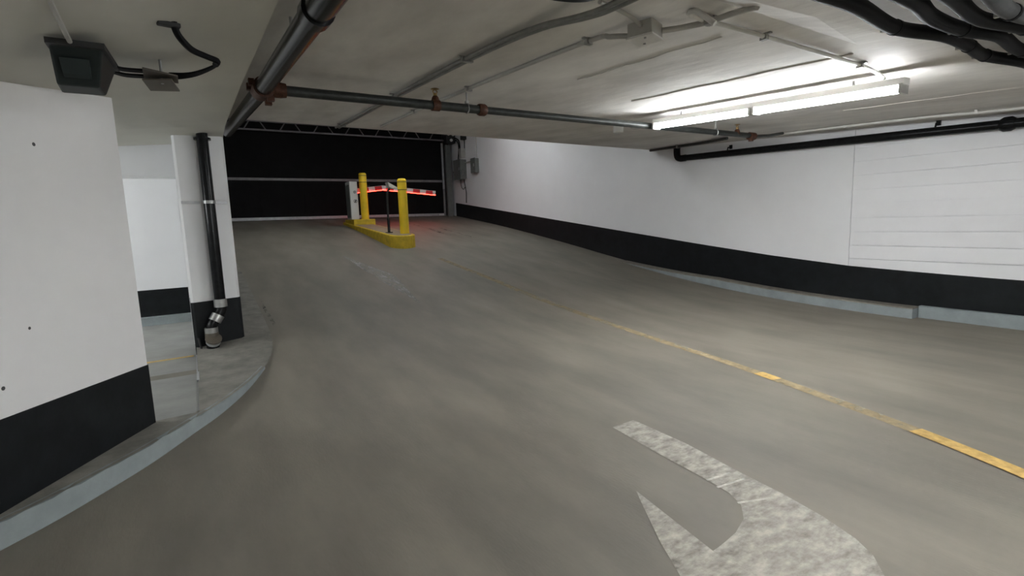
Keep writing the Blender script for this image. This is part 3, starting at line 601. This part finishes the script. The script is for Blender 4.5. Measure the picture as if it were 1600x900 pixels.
# ---- box, brackets and cables under the left drop slab
t = thing('speaker_box', 'dark green box hanging under the drop slab by the left wall', 'box', (-.31, 2.6, 1.95))
MB().hexa([(-.375, 2.56, 1.86), (-.25, 2.56, 1.86), (-.245, 2.70, 1.86), (-.385, 2.70, 1.86)], [(-.365, 2.43, 1.97), (-.215, 2.43, 1.97), (-.205, 2.76, 1.985), (-.375, 2.76, 1.975)]).build('body', 'green', t, bevel=.008)
MB().hexa([(-.37, 2.41, 1.965), (-.205, 2.41, 1.965), (-.195, 2.78, 1.982), (-.38, 2.78, 1.972)], [(-.37, 2.41, 1.985), (-.205, 2.41, 1.985), (-.195, 2.78, 2.0), (-.38, 2.78, 1.99)]).build('rim', 'rubber', t)
MB().hexa([(-.345, 2.505, 1.89), (-.265, 2.505, 1.89), (-.265, 2.52, 1.88), (-.345, 2.52, 1.88)], [(-.345, 2.46, 1.935), (-.26, 2.46, 1.935), (-.26, 2.48, 1.935), (-.345, 2.48, 1.935)]).build('face_panel', 'face', t)
MB().tube([(-.29, 2.02, 1.995), (-.295, 2.2, 1.985), (-.30, 2.40, 1.975)], .008, 8).build('cord_entry', 'conduit', t, True)
MB().tube([(-.28, 2.6, 1.97), (-.28, 2.6, sof(-.28, 2.6) + .01)], .012, 8).build('hanger', 'steel', t)
for ya, yb, lab in ((2.705, 2.785, 'black flat cable from the green box to the bracket plates'), (2.80, 2.875, 'second black flat cable, nearer the column, from the green box to the bracket plates')):
    pts = curve([(-.225, ya, 1.985), (-.18, (ya + yb) / 2, 1.985), (-.105, yb, 1.997)], 5)
    mb = MB(); n = len(pts); w_ = .022
    sec = [[(p.x, p.y + w_, p.z - .004), (p.x, p.y - w_, p.z - .004), (p.x, p.y - w_, p.z + .004), (p.x, p.y + w_, p.z + .004)] for p in pts]
    mb.add([v for q in sec for v in q], [(4 * k + a, 4 * k + (a + 1) % 4, 4 * k + 4 + (a + 1) % 4, 4 * k + 4 + a) for k in range(n - 1) for a in range(4)] + [(3, 2, 1, 0), tuple(4 * (n - 1) + a for a in range(4))])
    tag(mb.build('flat_cable', 'cable'), lab, 'cable')
t = thing('bracket_plate', 'pair of brown bracket plates under the drop slab carrying a cable bundle', 'bracket', (-.05, 2.85, 2.06))
def plate(q, z, th=.006): return MB().hexa([(x, y, z) for x, y in q], [(x, y, z + th) for x, y in q])
plate([(-.113, 2.709), (.012, 2.786), (.012, 2.914), (-.118, 2.88)], 1.988).build('plate', 'brown', t)
plate([(-.123, 2.822), (-.013, 2.772), (.014, 2.978), (-.104, 3.018)], 1.967).build('plate', 'brown', t)
MB().tube([(-.05, 2.85, 1.965), (-.05, 2.85, sof(-.05, 2.85) + .01)], .006, 8).build('stud', 'steel', t)
for i in range(4):
    o_ = i / 3
    cord('bundled_cable', 'thin black cable of the bundle leaving the bracket plates', [(-.02, 2.80 + .085 * o_, 2.0), (.04, 2.775 + .06 * o_, 2.0), (.09, 2.715 + .045 * o_, 2.0), (.145, 2.60 + .02 * o_, 2.0), (.160, 2.53 + .008 * o_, 2.002)], .006, 'cable')['group'] = 'cable bundle under the drop slab'
cord('hanging_cable', 'black cable tail rising from the bundle tie to the drop slab', [(.152, 2.57, 2.0), (.155, 2.515, 2.0), (.115, 2.468, 2.0), (.067, 2.406, 2.0), (.035, 2.33, 2.01), (.02, 2.30, 2.03), (.015, 2.29, 2.06)], .0125, 'cable')
tag(MB().obox((.0, 2.29, sof(.0, 2.29) - .008), (.035, .006, 0), (-.003, .014, 0), (0, 0, .008)).build('anchor_plate', 'rubber', bevel=.004), 'small black anchor plate where the cable tail meets the slab', 'bracket')
